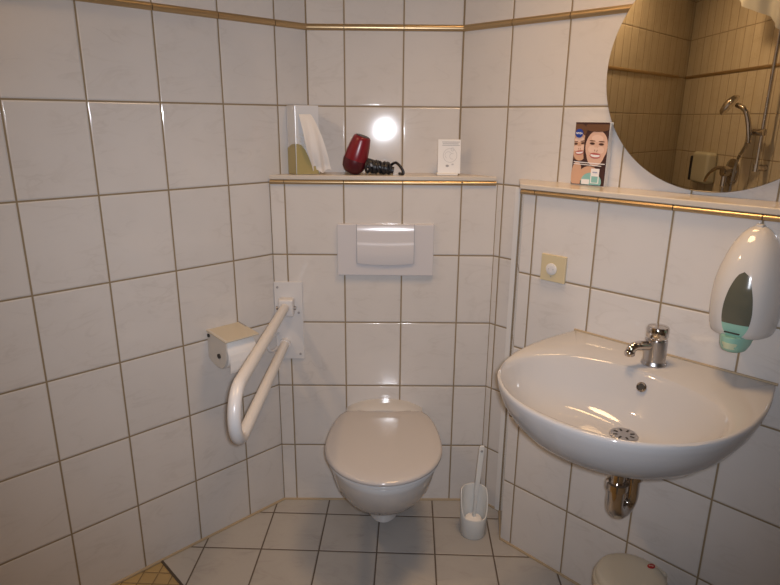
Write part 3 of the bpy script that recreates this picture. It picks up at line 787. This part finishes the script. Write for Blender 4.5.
t = thing('table_card', 'small white information card in a stand at the right of the back ledge', 'card', (.158, .045, ZL))
bm = bmesh.new(); box(bm, -.038, .040, -.003, .003, .004, .118, Matrix.Rotation(-.12, 4, 'X')); fin('card_panel', bm, M_card, t, smooth=False, bevel=.001)
RT = Matrix.Rotation(-.12, 4, 'X')
def pl(x0, x1, z0, z1, mi):
    f = bm.faces.new([bm.verts.new(RT @ Vector((x, -.0036, z))) for x, z in ((x0, z0), (x1, z0), (x1, z1), (x0, z1))]); f.material_index = mi
bm = bmesh.new()
for (x0, x1, z0, z1) in ((-.024, .036, .1085, .1105), (-.022, .032, .1025, .1045), (-.024, .036, .0975, .0990)): pl(x0, x1, z0, z1, 0)
def ring_(cx, cz, r, w_, a0, a1, mi, n=24):
    for i in range(n):
        p = []
        for rr, a in ((r, i), (r, i+1), (r-w_, i+1), (r-w_, i)):
            t_ = a0+(a1-a0)*a/n; p.append(bm.verts.new(RT @ Vector((cx+rr*math.cos(t_), -.0036, cz+rr*math.sin(t_)))))
        bm.faces.new(p).material_index = mi
ring_(.004, .065, .024, .0015, 0, 2*PI, 1); ring_(-.002, .066, .012, .0013, .5, 4.2, 1); ring_(.012, .062, .010, .0013, 1.2, 5, 1); ring_(.012, .085, .006, .0013, 0, 2*PI, 1)
ellipse_disc(bm, -.005, .030, .006, .004, -.0036, 14, 0, mt=RT); ellipse_disc(bm, .013, .035, .0045, .003, -.0036, 14, 1, mt=RT)
me = bpy.data.meshes.new('print'); bm.to_mesh(me); bm.free(); link('printed_text', me, [M_ink, M_inkp], t)
bm = bmesh.new(); box(bm, -.042, .030, -.022, .028, 0, .006); fin('stand_foot', bm, M_card, t, smooth=False, bevel=.002)

# ------------------------------------------------------------------ shower corner seen in the mirror
WY = PA.y   # shower wall faces +y
t = thing('shower_rail', 'chrome vertical shower rail on the tiled shower wall, seen in the mirror', 'shower rail', (-1.09, WY, 1.19))
bm = bmesh.new(); tube(bm, [(0, .055, 0), (0, .055, .80)], .0105, 16); fin('pole', bm, M_chrome, t)
for z in (.008, .79):
    bm = bmesh.new(); tube(bm, [(0, 0, z), (0, .055, z)], .018, 20); tube(bm, [(0, .055, z-.02), (0, .055, z+.02)], .016, 16); fin('wall_bracket', bm, M_chrome, t)
bm = bmesh.new(); tube(bm, [(.02, .055, .20), (-.045, .075, .20)], .019, 20); fin('slider', bm, M_chrome, t)
t = thing('hand_shower', 'chrome hand shower head held on the shower rail, seen in the mirror', 'hand shower', (-1.12, WY+.108, 1.37))
bm = bmesh.new(); tube(bm, spline([(0.01, 0, -.04), (0, 0, .0), (-.015, .01, .08), (-.04, .025, .14), (-.10, .04, .165)], 5), [.012]*6+[.014]*15, 16); fin('handle', bm, M_chrome, t)
bm = bmesh.new(); lathe(bm, [(.018, .030), (.055, .018), (.066, .004), (.066, -.006), (.060, -.010)], 36, mt=Matrix.Translation((-.15, .055, .165)) @ Matrix.Rotation(math.radians(-48), 4, 'X') @ Matrix.Rotation(-.5, 4, 'Y')); fin('spray_head', bm, M_chrome, t)
bm = bmesh.new(); tube(bm, spline([(-1.15, WY+.085, 1.352), (-1.19, WY+.085, 1.30), (-1.26, WY+.075, 1.22), (-1.29, WY+.07, 1.08), (-1.32, WY+.06, .85), (-1.37, WY+.05, .72), (-1.42, WY+.045, .80), (-1.43, WY+.045, 1.055)], 8), .008, 12)
tag(fin('shower_hose', bm, M_chromed, None), 'metal shower hose hanging down from the hand shower, seen in the mirror', 'shower hose')
t = thing('shower_mixer', 'chrome single-lever shower mixer low on the shower wall, seen in the mirror', 'shower mixer', (-1.43, WY, 1.15))
FY = Matrix.Rotation(-PI/2, 4, 'X')
bm = bmesh.new(); lathe(bm, [(.078, 0), (.077, .008), (.05, .014)], 40, mt=FY); fin('escutcheon', bm, M_chrome, t)
bm = bmesh.new(); lathe(bm, [(.032, .01), (.032, .055), (.028, .064), (.01, .068)], 32, mt=FY); fin('cartridge_cap', bm, M_chrome, t)
bm = bmesh.new(); tube(bm, spline([(0, .055, .02), (-.05, .075, .015), (-.12, .085, -.03), (-.15, .085, -.075)], 5), [.012]*8+[.009]*8, 14); fin('lever', bm, M_chrome, t)
bm = bmesh.new(); lathe(bm, [(.017, -.09), (.017, -.02)], 20, c=(0, .045)); fin('hose_outlet', bm, M_chrome, t)
t = thing('shower_caddy', 'pale plastic tray box on the shower wall beside the mixer, seen in the mirror', 'tray', (-1.72, WY, 1.05))
bm = bmesh.new(); box(bm, -.11, .10, 0, .07, 0, .20); fin('tray_body', bm, mat('caddy', (.50, .48, .38), .4), t, smooth=False, bevel=.02, seg=4)
bm = bmesh.new(); box(bm, -.125, -.108, .0, .075, .01, .17); fin('end_cap', bm, M_dark, t, smooth=False, bevel=.006)
# curtain
t = thing('shower_curtain', 'white shower curtain gathered up high, seen at the top of the mirror', 'shower curtain', (-.90, -1.42, 2.34))
bm = bmesh.new(); tube(bm, [(-.45, 0, 0), (.50, 0, 0)], .011, 14); fin('curtain_rod', bm, M_chromed, t)
bm = bmesh.new(); G = []
for i in range(61):
    u = i/60; x = -.40+.85*u
    zb = -.19-.37*u
    row = []
    for k in range(15):
        v = k/14; row.append(Vector((x, .025*math.sin(u*16+v*1.2)*(.5+.5*v)+.004*math.sin(u*50), .012+(zb-.012)*v)))
    G.append(row)
R = [[bm.verts.new(p) for p in g] for g in G]
for a, b in zip(R, R[1:]):
    for i in range(14): bm.faces.new((a[i], a[i+1], b[i+1], b[i]))
bmesh.ops.solidify(bm, geom=bm.faces[:], thickness=.001)
fin('curtain_cloth', bm, M_curtain, t)
